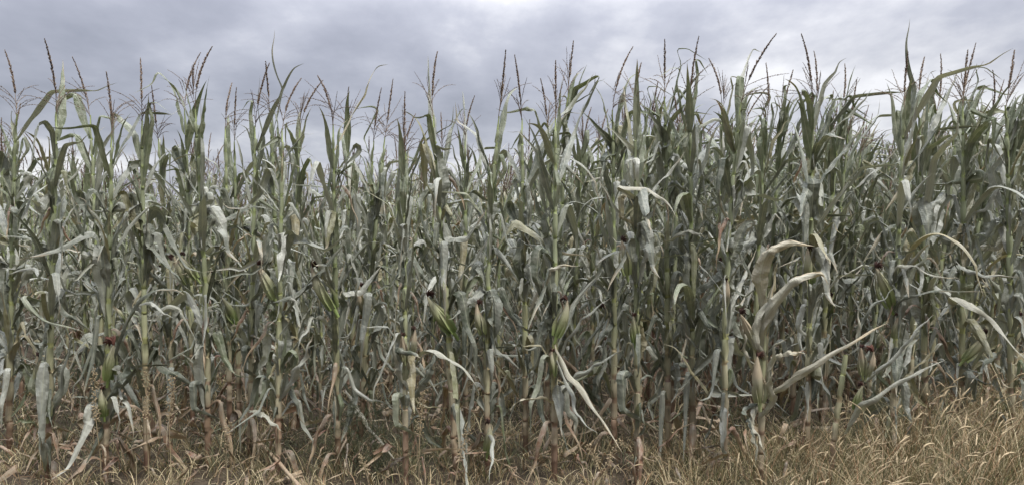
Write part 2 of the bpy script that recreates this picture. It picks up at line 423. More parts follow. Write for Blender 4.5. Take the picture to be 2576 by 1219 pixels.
# ------------------------------------------------------------------ stalks
NODES = [0.10, 0.21, 0.34, 0.49, 0.65, 0.81, 0.97, 1.13, 1.29, 1.45, 1.60, 1.74, 1.87, 1.98]
TASSEL_Z = 2.14
PLANT_H = 2.52
def stalk_bend(z, b):
    return b * (max(z, 0) / 2.14) ** 2.4
def make_stalk(bend, rng, nside=8, upto=TASSEL_Z, fine=True):
    zs, rs, sh = [], [], []
    rad = lambda z: 0.0155 * (1 - z / 2.14) ** 0.55 + 0.0032
    prev = -0.03
    zs += [prev]; rs += [0.017]; sh += [0]
    for k, z in enumerate(NODES):
        if z > upto: break
        r = rad(z)
        nz = NODES[k + 1] if k + 1 < len(NODES) else 2.08
        zs += [z - 0.012, z, z + 0.012]; rs += [r, r * 1.14, r * 1.08]; sh += [0, 0, 1 if k > 1 else rng.choice([0, 1])]
        top = z + (nz - z) * rng.uniform(0.72, 0.93)
        fat = rng.uniform(0.0015, 0.005) if k > 1 else 0.001
        if fine:
            m_ = (z + top) / 2
            zs += [m_]; rs += [rad(m_) + fat * 1.2]; sh += [sh[-1]]
        zs += [top, top + 0.006]; rs += [rad(top) + fat * 0.6, rad(top)]; sh += [sh[-1], 0]
    if upto >= TASSEL_Z:
        zs += [TASSEL_Z]; rs += [0.0035]; sh += [0]
    if zs[-1] < upto: zs += [upto]; rs += [rad(upto)]; sh += [1]
    n = len(zs); v = []; uv = []; shv = []
    kx = rng.uniform(-0.006, 0.006, n)
    for j, (z, r) in enumerate(zip(zs, rs)):
        for i in range(nside):
            a = 2 * PI * i / nside
            v.append((stalk_bend(z, bend) + kx[j] + r * math.cos(a), r * math.sin(a), z)); uv.append((i / nside, z / 1.3)); shv.append(sh[j])
    b = Buf(); b.add(v, grid_quads(nside, n, True), uv=uv, sheath=shv)
    return b
BENDS = [0.0, 0.03, 0.07, 0.12, 0.19]
STALK = {}
for bi, bd in enumerate(BENDS):
    STALK[bi] = [(make_stalk(bd, rng).mesh('stalk', M_STALK), make_stalk(bd, rng, nside=5, fine=False).pack()) for _ in range(3)]

# ------------------------------------------------------------------ tassels
def tube(pts, radii, ns=4):
    pts = np.asarray(pts, float); n = len(pts)
    T = np.gradient(pts, axis=0); T /= np.linalg.norm(T, axis=1)[:, None] + 1e-9
    ref = np.array([0.31, 0.87, 0.13]); v = []
    for k in range(n):
        s = np.cross(T[k], ref); s /= np.linalg.norm(s) + 1e-9; w = np.cross(T[k], s)
        for i in range(ns):
            a = 2 * PI * i / ns
            v.append(pts[k] + radii[k] * (s * math.cos(a) + w * math.sin(a)))
    return np.array(v), grid_quads(ns, n, True)
def spikelet(buf, p, d, l, w, rnd):
    d = d / (np.linalg.norm(d) + 1e-9)
    s = np.cross(d, [0.2, 0.5, 0.83]); s /= np.linalg.norm(s) + 1e-9; t = np.cross(d, s)
    m = p + d * l * 0.45
    v = [p, m + s * w, m - s * 0.5 * w + t * 0.87 * w, m - s * 0.5 * w - t * 0.87 * w, p + d * l]
    buf.add(v, tris=[(0, 2, 1), (0, 3, 2), (0, 1, 3), (4, 1, 2), (4, 2, 3), (4, 3, 1)], rnd=rnd)
def make_branch(buf, p0, th, az, L_, droop, dens, sl, sw, rng, r0=0.0016, start=0.2):
    n = 8; pts = [np.array(p0, float)]; a = th
    for k in range(n):
        a += droop / n
        pts.append(pts[-1] + L_ / n * np.array([math.sin(a) * math.cos(az), math.sin(a) * math.sin(az), math.cos(a)]))
    v, q = tube(pts, np.linspace(r0, 0.0007, n + 1)); buf.add(v, q, rnd=0.1)
    pts = np.array(pts); c = int(L_ * dens)
    for i in range(c):
        u_ = i / c; f = (start + (1 - start) * u_) * n; taper = 1.0 - 0.65 * max(0, (u_ - 0.55) / 0.45); k = min(int(f), n - 1); p = pts[k] + (pts[k + 1] - pts[k]) * (f - k)
        d = pts[k + 1] - pts[k]; d = d / np.linalg.norm(d)
        o_ = rng.normal(size=3); o_ -= d * o_.dot(d); o_ /= np.linalg.norm(o_)
        spikelet(buf, p + d * rng.uniform(-0.004, 0.004), d * 1.0 + o_ * rng.uniform(0.25, 0.7), sl * taper * rng.uniform(0.6, 1.25), sw * rng.uniform(0.7, 1.2), rng.uniform(0, 0.75))
def make_tassel(rng, nb, lo=False, closed=False, heavy=1.0):
    b = Buf(); lean = rng.uniform(-0.12, 0.12); az = rng.uniform(0, 6.28)
    k = 0.32 if lo else 1.0
    make_branch(b, (0, 0, 0), 0.02, az, rng.uniform(0.33, 0.43), rng.uniform(0.0, 0.7), 560 * k, 0.018 / k ** 0.3, 0.0030 / k ** 0.5 * heavy, rng, 0.0024, 0.32)
    for i in range(nb):
        th = rng.uniform(0.12, 0.35) if closed else rng.uniform(0.25, 0.95)
        make_branch(b, (0, 0, rng.uniform(0.0, 0.12)), th, rng.uniform(0, 6.28), rng.uniform(0.11, 0.25), rng.uniform(-0.2, 1.3),
                    170 * k, 0.011 / k ** 0.3, 0.0019 / k ** 0.5 * heavy, rng)
    return b
TASSEL = [(make_tassel(rng, int(rng.integers(7, 14)), closed=(i % 3 == 0)).mesh('tassel', M_TASSEL), make_tassel(rng, 3, True).pack()) for i in range(12)]
TASSEL_BENT = [make_tassel(rng, 5, closed=True, heavy=1.3).mesh('pale_tassel', M_TASSEL_PALE) for _ in range(2)]

# ------------------------------------------------------------------ ears
def make_husk(rng, L_=0.25, r=0.028, lo=False):
    b = Buf(); ns, n = (8, 7) if lo else (14, 15)
    v = []; uv = []
    curve = rng.uniform(-0.02, 0.02)
    for j in range(n):
        u = j / (n - 1)
        rr = r * (0.42 + 0.58 * math.sin(min(u * 2.3, PI / 2))) * max(0.06, (1 - max(0, (u - 0.45) / 0.55) ** 1.5 * 0.92))
        for i in range(ns):
            a = 2 * PI * i / ns
            q_ = rr * (1 + 0.04 * math.cos(3 * a + 2.2 * u)) + 0.0006 * math.cos(7 * a)
            v.append((q_ * math.cos(a) + curve * math.sin(u * 3), q_ * math.sin(a), u * L_)); uv.append((i / ns, u))
    b.add(v, grid_quads(ns, n, True), uv=uv)
    if not lo:
        for k in range(3):      # loose husk bracts ending in points
            a0 = k * 2.1 + rng.uniform(0, 1); m = 12; u = np.linspace(0, 1, m)
            le = L_ * rng.uniform(0.7, 1.15)
            rr = r * (0.44 + 0.6 * np.sin(np.minimum(u * 2.3, PI / 2))) * (1 - np.clip((u - 0.45) / 0.55, 0, 1) * 0.85) + 0.0015 + 0.05 * np.clip(u - 0.85, 0, 1)
            P = np.stack([rr * math.cos(a0), rr * math.sin(a0), u * le], 1)
            vv, qq, uu = frame_leaf(P, np.zeros(m), 0.05, np.full(m, 1.35), 0.03, rng, 5, base=0.8, side0=(-math.sin(a0), math.cos(a0), 0))
            b.add(vv, qq, uv=uu, rnd=0.0)
    # short shank
    v, q = tube([(0, 0, -0.05), (0, 0, -0.02), (0, 0, 0.01)], [0.009, 0.010, 0.013], 6)
    b.add(v, q, uv=np.zeros((len(v), 2)))
    return b
def make_silk(rng, L_=0.25, big=1.0):
    b = Buf()
    for i in range(46):
        a = rng.uniform(0, 6.28); th = rng.uniform(0.0, 0.5); pts = [np.array([0, 0, L_ * 0.93])]
        side = rng.uniform(0.5, 1.5)
        for k in range(5):
            th += 0.42 * side
            pts.append(pts[-1] + 0.013 * big * np.array([math.sin(th) * (0.25 * math.cos(a) + 0.8), math.sin(th) * 0.4 * math.sin(a) + 0.1 * math.sin(a), math.cos(th)]))
        v, q = tube(pts, np.array([0.003, 0.0042, 0.004, 0.003, 0.002, 0.0008]) * big, 3); b.add(v, q, rnd=rng.uniform(0, 0.5))
    return b
HUSK = [(make_husk(rng, 0.24, 0.028).mesh('husk', M_HUSK), make_husk(rng, lo=True).pack()) for _ in range(5)]
SILK = [make_silk(rng, 0.25, 0.85).mesh('silk', M_SILK) for _ in range(3)]
SILK_RED = make_silk(rng, 0.25, 1.35).mesh('silk', M_SILK_RED)

# ------------------------------------------------------------------ plants
pyr = random.Random(7)
def plan_leaves(prnd, x_world, broken_z=None, extra=11):
    """the blades of one plant: (kind, index, node, azimuth, scale)"""
    az0 = prnd.uniform(0, 2 * PI); res = []
    wind = max(0.0, min(1.0, (x_world + 1.0) / 4.0))
    for k, z in enumerate(NODES):
        if broken_z and z > broken_z: break
        az = az0 + k * PI + prnd.uniform(-0.5, 0.5)
        if k < 2:
            if prnd.random() < 0.5: continue
            kind = 'dry'
        elif k < 5: kind = prnd.choice(['dry', 'hang', 'hang', 'hang', 'fold'])
        elif k < 10: kind = prnd.choice(['fold', 'fold', 'fold', 'hang', 'hang', 'arch', 'stiff'])
        elif k < 12: kind = prnd.choice(['fold', 'fold', 'arch', 'upfold', 'stiff'])
        else: kind = prnd.choice(['up', 'up', 'upfold', 'upfold', 'stiff'])
        sc = prnd.uniform(0.85, 1.12)
        if k >= 12 and wind > 0.2 and prnd.random() < wind:      # upper blades stream to the right
            az = prnd.gauss(0, 0.6)
        if k > 11 and prnd.random() < 0.25: continue
        res.append((kind, prnd.randrange(len(LEAF[kind])), z, az, sc))
    for _ in range(extra + 4 if not broken_z else 3):           # side shoots and torn blades
        kind = prnd.choice(['hang', 'fold', 'stiff', 'stiff', 'upfold', 'dry' if prnd.random() < 0.5 else 'hang'])
        res.append((kind, prnd.randrange(len(LEAF[kind])), prnd.uniform(0.22, 1.8), prnd.uniform(0, 6.28), prnd.uniform(0.4, 0.8)))
    if not broken_z:
        for _ in range(6 if extra > 11 else 3):         # broad crumpled blades close to the stalk
            res.append(('broad', prnd.randrange(len(LEAF['broad'])), prnd.uniform(0.5, 1.65), prnd.uniform(0, 6.28), prnd.uniform(0.6, 1.05)))
        for _ in range(9):                              # narrow shrivelled blades, steep or hanging close in
            kind = prnd.choice(['stiff', 'up', 'hang', 'stiff'])
            res.append((kind, prnd.randrange(len(LEAF[kind])), prnd.uniform(0.4, 1.7), prnd.uniform(0, 6.28), prnd.uniform(0.45, 0.8)))
    for _ in range(1 if x_world < 0.3 else 3):          # steep blades round the tassel stem
        kind = prnd.choice(['up', 'up', 'upfold'])
        res.append((kind, prnd.randrange(len(LEAF[kind])), prnd.uniform(1.7, 2.02), prnd.uniform(0, 6.28), prnd.uniform(0.7, 1.1)))
    for _ in range(int(wind * 6)):                      # wind-swept tops of the taller thicket
        kind = prnd.choice(['up', 'up', 'upfold', 'stiff'])
        res.append((kind, prnd.randrange(len(LEAF[kind])), prnd.uniform(1.5, 2.02), prnd.gauss(0.0, 0.7), prnd.uniform(0.75, 1.1)))
    return res
def place_basis(base, tip, D):
    """root transform that carries PLANT_H to the tip"""
    d = Vector(tip) - Vector(base); h = d.length
    return h / PLANT_H, d
def leaf_matrix(z, az, sc, bend):
    return Matrix.Translation((stalk_bend(z, bend) + 0.006 * math.cos(az), 0.006 * math.sin(az), z)) @ Matrix.Rotation(az, 4, 'Z') @ Matrix.Scale(sc, 4)
def add_ear(root, mat_local, prnd, red=False, idx=None, silk=True):
    i = prnd.randrange(len(HUSK)) if idx is None else idx
    e = link('ear', HUSK[i][0], root); e.matrix_local = mat_local
    if silk:
        s = link('silk', SILK_RED if red else SILK[prnd.randrange(3)], e)
    return e
def ear_matrix(z, az, lean, bend, sc=1.0):
    return Matrix.Translation((stalk_bend(z, bend) + 0.022 * math.cos(az), 0.022 * math.sin(az), z)) @ Matrix.Rotation(az, 4, 'Z') @ Matrix.Rotation(lean, 4, 'Y') @ Matrix.Scale(sc, 4)
def build_plant(base, tip, seed, label, group, ears=None, bend_i=None, tassel=True, upto=None, generic_ear=0.35, side_thin=False):
    prnd = random.Random(seed)
    sc, d = place_basis(base, tip, None)
    if bend_i is None: bend_i = prnd.choice([0, 1, 1, 2])
    bend = BENDS[bend_i]
    # tip of the unbent plant lies above the base; lean the root so the bent tassel meets the tip
    az = math.atan2(d.y, d.x)
    lean = math.atan2(math.hypot(d.x, d.y), d.z) - math.atan2(bend * 1.25, PLANT_H)
    root = empty('corn_plant', base, label, 'corn plant', group)
    if math.hypot(d.x, d.y) < 0.02: az = prnd.choice([0, PI])
    rm = Matrix.Rotation(az, 4, 'Z') @ Matrix.Rotation(lean, 4, 'Y')
    root.matrix_world = Matrix.Translation(base) @ rm @ Matrix.Scale(sc, 4)
    if upto:
        st = link('stalk', make_stalk(bend, np.random.default_rng(seed), upto=upto).mesh('stalk', M_STALK), root)
    else:
        st = link('stalk', STALK[bend_i][prnd.randrange(3)][0], root)
    for kind, i, z, a, s in plan_leaves(prnd, base[0], upto, 17 if group == GROW else 11):
        lf = link('leaf', LEAF[kind][i][0], root)
        lf.matrix_local = leaf_matrix(z, a - az, s, bend)
    if tassel and not upto:
        t = link('tassel', TASSEL[prnd.randrange(len(TASSEL))][0], root)
        t.matrix_local = Matrix.Translation((stalk_bend(TASSEL_Z - 0.01, bend), 0, TASSEL_Z - 0.01)) @ Matrix.Rotation(bend * 1.6 + max(0, min(0.3, base[0] * 0.1)) * prnd.random() * (1 if math.cos(az) > 0 else -1), 4, 'Y') @ Matrix.Rotation(prnd.uniform(0, 6.28), 4, 'Z')
    if ears:
        for (ex, ey, tx, ty, red) in ears:        # base and tip of the ear in the picture, on this plant
            Y = base[1] - 0.06; p0 = at(ex, ey, Y); p1 = at(tx, ty, Y - 0.03)
            dd = (p1 - p0); ln = dd.length
            mw = Matrix.Translation(p0) @ dd.to_track_quat('Z', 'X').to_matrix().to_4x4() @ Matrix.Scale(ln / 0.25, 4)
            ml = root.matrix_world.inverted() @ mw
            add_ear(root, ml, prnd, red)
    elif ears is None and prnd.random() < generic_ear:
        z = prnd.choice(NODES[5:8]); a = prnd.uniform(0, 6.28)
        add_ear(root, ear_matrix(z, a, R(prnd.uniform(10, 32)), bend, prnd.uniform(0.75, 1.0)), prnd, silk=prnd.random() < 0.75)
    return root

def catmull(pts, n):
    pts = [Vector(p) for p in pts]; P = [pts[0] * 2 - pts[1]] + pts + [pts[-1] * 2 - pts[-2]]
    res = []; m = len(pts) - 1
    for k in range(n):
        f = k / (n - 1) * m; i = min(int(f), m - 1); t = f - i
        a, b, c, d = P[i], P[i + 1], P[i + 2], P[i + 3]
        res.append(0.5 * ((2 * b) + (c - a) * t + (2 * a - 5 * b + 4 * c - d) * t * t + (3 * b - a - 3 * c + d) * t ** 3))
    return np.array([tuple(x) for x in res])
def hero_leaf(root, pts, width, mat=None, tw=(0, 0), alpha=0.8, ripple=0.2, seed=0, name='leaf', label=None, face=0.35):
    """a blade of that plant following points (px, py, distance)"""
    g = np.random.default_rng(seed + 900)
    NN = 46
    dl = (root.matrix_world.translation.y - 0.02 - pts[0][2]) if root else 0.0      # start at that plant's own stalk
    P = catmull([at(a_, b_, c_ + dl) for a_, b_, c_ in pts], NN)
    u = np.linspace(0, 1, NN)
    P = P + 0.006 * np.sin(u[:, None] * np.array([17.0, 23.0, 20.0]) + g.uniform(0, 6, 3)) * np.sin(u * PI)[:, None]
    d = P[-1] - P[0]; d /= np.linalg.norm(d)
    side = np.cross(d, [0, 1.0, 0]); side = side + np.array([0, face, 0])    # broad face towards the open side of the field
    tws = tw[0] + (tw[1] - tw[0]) * u + 0.28 * np.sin(u * g.uniform(9, 16) + g.uniform(0, 6)) + g.uniform(-0.6, 0.6) * np.clip((u - 0.6) / 0.4, 0, 1)
    v, q, uv = frame_leaf(P, tws, width * 0.78, alpha * (1.25 + 0.6 * np.sin(u * 11 + seed)), ripple * 1.3, g, 9, base=0.4, side0=side, torn=0.15)
    inv = np.array(root.matrix_world.inverted()) if root else np.eye(4)
    v = v @ inv[:3, :3].T + inv[:3, 3]
    b = Buf(); b.add(v, q, uv=uv)
    o = link(name, b.mesh('blade', mat or M_LEAF, False), root)
    if label: o['label'] = label
    return o

GROW = 'corn plants along the front edge of the field'
# base px, distance, tassel tip px, label, ears [(base, tip, red)], bend
FRONT = [
 (22, 4.75, 45, 130, 'leftmost tall corn plant with a slim dark tassel and drooping side branches', [], 1),
 (116, 4.28, 147, 112, 'corn plant with a thick pale bare foot, highest tassel near the left border', [(118,1045,108,955,0),(102,970,92,890,0)], 0),
 (262, 4.32, 285, 180, 'corn plant bearing the green ear with bright rust-red silk', [(272,955,288,862,1),(262,1045,255,975,0)], 0),
 (368, 4.5, 355, 143, 'corn plant with a bushy upright tassel, standing behind the pale dry weed stems', [], 1),
 (523, 4.6, 483, 112, 'corn plant with purple foot and a tassel bowed over to one side', [(495,700,452,640,0)], 2),
 (628, 4.75, 645, 165, 'slender corn plant with reddish foot, just beside the pointed pale dead leaf', [], 0),
 (697, 4.42, 713, 165, 'corn plant with yellow-green ear pointing left and dark silk, purple foot', [(690,750,645,662,0)], 0),
 (850, 4.45, 835, 152, 'corn plant with long slanting ear and lone straight dark tassel', [(840,775,783,665,0)], 0),
 (905, 4.85, 982, 203, 'narrow corn plant leaning right with small upright ear', [(918,790,905,715,0)], 2),
 (1020, 4.25, 1015, 235, 'stout corn plant with thick straw-coloured foot and two husks above it', [(1018,905,1010,840,0),(1035,890,1045,825,0)], 0),
 (1145, 4.45, 1077, 127, 'corn plant with fat ear and dark red silk, tassel spread like a fan', [(1140,835,1072,740,0)], 1),
 (1228, 4.4, 1262, 130, 'corn plant whose long tassel leans far right above a gap', [(1225,1140,1232,1060,0),(1215,840,1200,760,0)], 3),
 (1322, 4.8, 1310, 145, 'thin corn plant with sparse tassel, between the leaning tassel and the slanting bent leaf pair', [], 1),
 (1395, 4.3, 1398, 128, 'corn plant with ear of dark silk and leaves sliding down to the grass', [(1400,845,1428,750,0),(1392,945,1388,880,0)], 0),
 (1545, 4.8, 1540, 120, 'corn plant with narrow dark tassel, where the taller thicket begins', [], 1),
 (1603, 4.4, 1595, 115, 'corn plant with tall ear high on stalk and a broken yellowish leaf', [(1578,690,1562,600,0),(1597,860,1592,790,0)], 1),
 (1680, 4.7, 1670, 78, 'tallest-looking corn plant in mid thicket, thick upright tassel above others', [], 1),
 (1742, 4.6, 1732, 100, 'corn plant with clumped double tassel over dark leaves', [], 1),
 (1826, 4.42, 1875, 88, 'corn plant with a bare pale stalk and tassel swept far right', [(1824,770,1830,700,0)], 3),
 (2030, 4.7, 2047, 95, 'corn plant with heavy tassel leaning right and a hidden pale ear', [(2040,710,2032,620,0)], 2),
 (2247, 4.45, 2282, 108, 'corn plant with green stalk joint, ear with black silk and swept tassel', [(2240,770,2200,668,0),(2250,850,2262,790,0)], 2),
 (2330, 4.7, 2307, 105, 'corn plant behind foxtail grass with tight bushy tassel', [], 1),
 (2415, 4.6, 2422, 102, 'corn plant with yellow-green ear jutting right above foxtail grass', [(2425,905,2485,835,0)], 2),
 (2548, 4.45, 2527, 97, 'rightmost full corn plant with tassel high beside the border', [(2590,860,2565,790,0)], 1),
]
front_roots = []
for i, (bx, D, tx, ty, lab, ears, bi) in enumerate(FRONT):
    b = at(bx, 1100, D); b = (b.x, D, 0.0)
    t = at(tx, ty, D - 0.05)
    front_roots.append((build_plant(b, t, 100 + i, lab, GROW, ears, bi), b, lab))
def front(px): return min(front_roots, key=lambda r: abs(r[1][0] - at(px, 1100, r[1][1]).x))[0]

# the bleached plant that broke over, and the leaning stub, at the front right
b = at(1915, 1100, 4.2); b = (b.x, 4.2, 0.0)
PB = build_plant(b, at(1935, 190, 4.15), 501, 'bleached corn plant broken at the top with folded pale leaves and hanging tan tassel', GROW,
                 [(1911,1010,1905,890,0),(1897,870,1860,785,0)], 1, upto=1.13)
b = at(2085, 1219, 4.15); b = (b.x, 4.15, 0.0)
PO = build_plant(b, at(2215, 330, 4.2), 502, 'short leaning corn plant with twin green husks and red-brown silk in grass', GROW,
                 [(2180,945,2198,880,1),(2170,940,2165,870,0),(2152,1030,2172,965,0)], 2, upto=0.81)
for ch in PB.children:
    if ch.name.startswith('stalk'):
        ch['label'] = 'pale straw stalk with a green joint'
for r_ in (PB, PO):
    for ch in [c for c in r_.children if c.name.startswith('leaf')]:
        if ch.matrix_local.translation.z > 0.4 or ch.matrix_local.translation.z < 0.2: bpy.data.objects.remove(ch)

H = hero_leaf
H(PB, [(1925,1000,4.2),(1975,965,4.1),(2050,915,3.95),(2150,855,3.9),(2238,808,3.9)], 0.085, M_PALE, (0.3,0.9), 0.6, 0.12, 1, label='long pale leaf reaching up to the right')
H(PB, [(1918,790,4.18),(1912,720,4.15),(1918,660,4.1),(1950,622,4.05),(2000,612,4.05),(2050,618,4.05)], 0.16, M_PALE, (0.0,0.5), 0.7, 0.2, 2, label='broad bleached leaf folded over at the top')
H(PB, [(1908,900,4.18),(1912,830,4.12),(1945,765,4.05),(1985,715,4.0),(2030,692,4.0),(2068,690,4.0),(2085,715,4.0)], 0.13, M_PALE, (0.0,0.4), 0.7, 0.25, 3)
H(PB, [(1930,915,4.15),(1960,890,4.1),(1995,886,4.05),(2028,888,4.05)], 0.085, M_PALE, (0.9,1.2), 0.5, 0.35, 4)
H(PB, [(1925,985,4.15),(1935,930,4.1),(1950,870,4.05),(1985,850,4.0)], 0.06, M_PALE, (0.2,0.4), 0.9, 0.3, 5)
H(PB, [(1918,1010,4.15),(1880,1035,4.1),(1895,1080,4.0),(1905,1130,4.0)], 0.07, M_LEAF, (0.2,1.0), 0.9, 0.3, 6)
H(PB, [(1905,1000,4.2),(1895,1060,4.15),(1915,1110,4.1),(1930,1160,4.05)], 0.07, M_PALE, (0.4,1.2), 1.2, 0.3, 7)
H(PB, [(1915,860,4.18),(1930,770,4.1),(1945,700,4.1),(1960,640,4.1)], 0.08, M_LEAF, (0.4,1.2), 1.2, 0.3, 8)
H(PB, [(1925,905,4.18),(1898,860,4.1),(1905,800,4.1),(1935,750,4.08),(1950,700,4.08)], 0.12, M_PALE, (0.0,0.6), 0.8, 0.2, 61)
H(PB, [(1912,1050,4.18),(1940,1010,4.12),(1935,950,4.08),(1950,905,4.05)], 0.09, M_PALE, (0.0,0.8), 0.9, 0.3, 62)
H(PB, [(1910,1020,4.15),(1895,1070,4.1),(1905,1120,4.05),(1900,1180,4.05)], 0.08, M_PALE, (0.3,1.0), 1.0, 0.3, 63)
H(PB, [(1918,960,4.18),(1880,910,4.1),(1872,850,4.05),(1868,820,4.05)], 0.05, M_PALE, (0.3,1.0), 1.0, 0.3, 64)
t_ = link('tassel', TASSEL_BENT[0], PB)
t_.matrix_local = PB.matrix_world.inverted() @ Matrix.Translation(at(1958, 765, 4.1)) @ Matrix.Rotation(R(155), 4, 'Y') @ Matrix.Scale(0.55, 4)
t_['label'] = 'pale tan tassel hanging upside down'
H(PO, [(2125,1090,4.17),(2150,1040,4.1),(2190,1005,4.0),(2260,960,3.95),(2330,925,3.9),(2385,900,3.9)], 0.075, M_PALE, (0.4,1.1), 0.7, 0.14, 9, label='long pale leaf arching over the grass')
H(PO, [(2175,960,4.17),(2230,915,4.1),(2280,860,4.05),(2320,815,4.0),(2350,790,4.0)], 0.055, M_LEAF, (0.3,1.0), 0.9, 0.2, 10)
H(PO, [(2160,870,4.2),(2170,800,4.2),(2220,750,4.15),(2260,715,4.15)], 0.04, M_LEAF, (0.3,1.2), 1.0, 0.2, 11)
H(PO, [(2150,1030,4.17),(2185,1010,4.1),(2200,960,4.05),(2205,930,4.05)], 0.05, M_LEAF, (0.3,1.2), 1.0, 0.25, 12)
H(PO, [(2160,900,4.2),(2155,840,4.2),(2165,760,4.2),(2175,690,4.2)], 0.035, M_PALE, (0.0,1.2), 1.8, 0.2, 13)
P = front(2415); H(P, [(2405,765,4.55),(2395,748,4.4),(2440,760,4.25),(2500,808,4.2),(2560,880,4.1),(2610,930,4.1)], 0.115, M_PALE, (1.0,1.3), 0.6, 0.16, 14, label='broad pale leaf drooping to the right')
P = front(2548); H(P, [(2530,880,4.4),(2500,900,4.3),(2470,935,4.2),(2440,965,4.15)], 0.08, M_LEAF, (0.8,1.2), 0.8, 0.35, 15)
H(P, [(2410,665,4.45),(2440,678,4.35),(2490,692,4.3),(2572,695,4.3)], 0.065, M_LEAF, (1.0,1.2), 0.8, 0.2, 16)
P = front(2247)
H(P, [(2235,800,4.4),(2265,755,4.3),(2320,735,4.2),(2400,730,4.2),(2500,735,4.2)], 0.05, M_LEAF, (0.7,1.1), 1.0, 0.15, 17)
H(P, [(2245,690,4.4),(2262,665,4.3),(2310,672,4.25),(2360,695,4.2),(2412,697,4.2)], 0.06, M_PALE, (0.9,1.2), 0.7, 0.18, 18)
H(P, [(2235,690,4.4),(2190,668,4.35),(2150,680,4.3),(2090,712,4.3)], 0.055, M_LEAF, (0.9,1.2), 0.7, 0.18, 19)
H(P, [(2250,800,4.4),(2275,720,4.35),(2320,650,4.3),(2350,560,4.3)], 0.085, M_LEAF, (0.2,0.7), 0.7, 0.2, 20)
P = front(1020)
H(P, [(1025,890,4.22),(1000,875,4.15),(1040,888,4.05),(1060,900,4.0)], 0.09, M_LEAF, (0.9,0.9), 0.8, 0.2, 21)
H(P, [(1030,930,4.2),(1070,882,4.1),(1120,892,4.05),(1170,930,4.0),(1205,985,4.0),(1200,1010,4.0)], 0.075, M_PALE, (0.9,1.2), 0.8, 0.3, 22)
H(P, [(1040,1000,4.2),(1062,960,4.1),(1085,920,4.05),(1092,880,4.05)], 0.10, M_LEAF, (0.1,0.6), 0.6, 0.3, 23)
H(P, [(1025,980,4.2),(1000,940,4.15),(990,880,4.1),(995,760,4.1)], 0.07, M_PALE, (0.1,0.6), 1.0, 0.3, 24)
P = front(1395)
H(P, [(1395,870,4.42),(1430,930,4.3),(1475,995,4.2),(1520,1060,4.1),(1570,1145,4.0)], 0.085, M_PALE, (0.3,1.0), 1.1, 0.15, 25, label='long pale leaf sliding down to the grass')
H(P, [(1400,900,4.42),(1440,990,4.3),(1460,1050,4.2),(1505,1090,4.1)], 0.06, M_LEAF, (0.3,1.0), 1.1, 0.15, 26)
H(P, [(1405,990,4.42),(1450,945,4.3),(1500,915,4.25),(1568,878,4.2)], 0.075, M_LEAF, (0.5,1.0), 0.8, 0.2, 27)
H(P, [(1400,1020,4.42),(1380,1008,4.3),(1340,1003,4.2),(1300,1012,4.15),(1282,1035,4.1)], 0.05, M_PALE, (0.9,1.1), 0.7, 0.2, 28)
H(P, [(1405,900,4.42),(1440,830,4.35),(1490,780,4.3),(1540,745,4.3)], 0.05, M_LEAF, (0.5,1.4), 1.1, 0.15, 29)
P = front(262)
H(P, [(275,930,4.48),(300,850,4.35),(335,770,4.25),(380,735,4.2),(435,725,4.15),(465,742,4.1)], 0.075, M_LEAF, (0.4,1.1), 0.7, 0.16, 30)
H(P, [(335,770,4.35),(380,760,4.25),(410,785,4.2),(440,800,4.2)], 0.045, M_LEAF, (0.8,1.1), 0.7, 0.2, 31)
H(P, [(265,1010,4.48),(300,950,4.4),(325,900,4.35),(345,880,4.3)], 0.10, M_LEAF, (0.1,0.5), 0.6, 0.35, 32)
P = front(116)
H(P, [(120,760,4.48),(60,745,4.35),(100,800,4.3),(150,815,4.25),(215,835,4.2)], 0.05, M_LEAF, (0.8,1.1), 0.8, 0.2, 33)
H(P, [(125,1060,4.45),(145,990,4.35),(170,880,4.3),(195,790,4.25)], 0.06, M_LEAF, (0.3,1.4), 1.4, 0.15, 34)
H(P, [(110,1080,4.48),(60,1058,4.4),(30,1065,4.35)], 0.05, M_LEAF, (0.8,1.1), 0.7, 0.2, 35)
P = front(22)
H(P, [(20,690,4.7),(75,672,4.5),(115,700,4.4),(160,725,4.4)], 0.045, M_LEAF, (0.8,1.1), 0.8, 0.2, 36)
P = front(697)
H(P, [(628,1030,4.6),(655,1035,4.5),(690,1062,4.4),(712,1085,4.4)], 0.085, M_PALE, (0.9,1.1), 0.7, 0.2, 37)
H(P, [(705,1000,4.5),(740,940,4.4),(770,880,4.35),(790,830,4.35)], 0.09, M_LEAF, (0.1,0.6), 0.7, 0.35, 38)
P = front(905)
H(P, [(870,980,4.8),(900,1030,4.6),(940,1085,4.4),(1005,1170,4.2)], 0.075, M_PALE, (0.5,0.9), 0.8, 0.15, 39, label='pale strip of leaf slanting down to the grass')
P = front(850)
H(P, [(850,850,4.58),(800,800,4.5),(770,830,4.4),(745,880,4.35)], 0.07, M_LEAF, (0.6,1.2), 0.8, 0.3, 40)
H(P, [(845,740,4.58),(815,690,4.5),(770,600,4.45),(745,500,4.4)], 0.10, M_LEAF, (0.1,0.6), 0.6, 0.2, 41)
P = front(1228)
H(P, [(1225,1090,4.6),(1240,1100,4.4),(1237,1150,4.2),(1230,1215,4.1)], 0.06, M_LEAF, (0.2,0.4), 0.9, 0.1, 42)
P = front(1603)
H(P, [(1598,500,4.48),(1560,468,4.4),(1620,475,4.3),(1670,500,4.25),(1705,550,4.2)], 0.085, M_PALE, (0.9,1.2), 0.6, 0.2, 43, label='yellowish leaf hanging broken to the right')
t2 = link('tassel', TASSEL_BENT[1], P)
t2.matrix_local = P.matrix_world.inverted() @ Matrix.Translation(at(1665, 490, 4.25)) @ Matrix.Rotation(R(150), 4, 'Y') @ Matrix.Scale(0.5, 4)
t2['label'] = 'broken tan tassel hanging down'
P = front(1680)
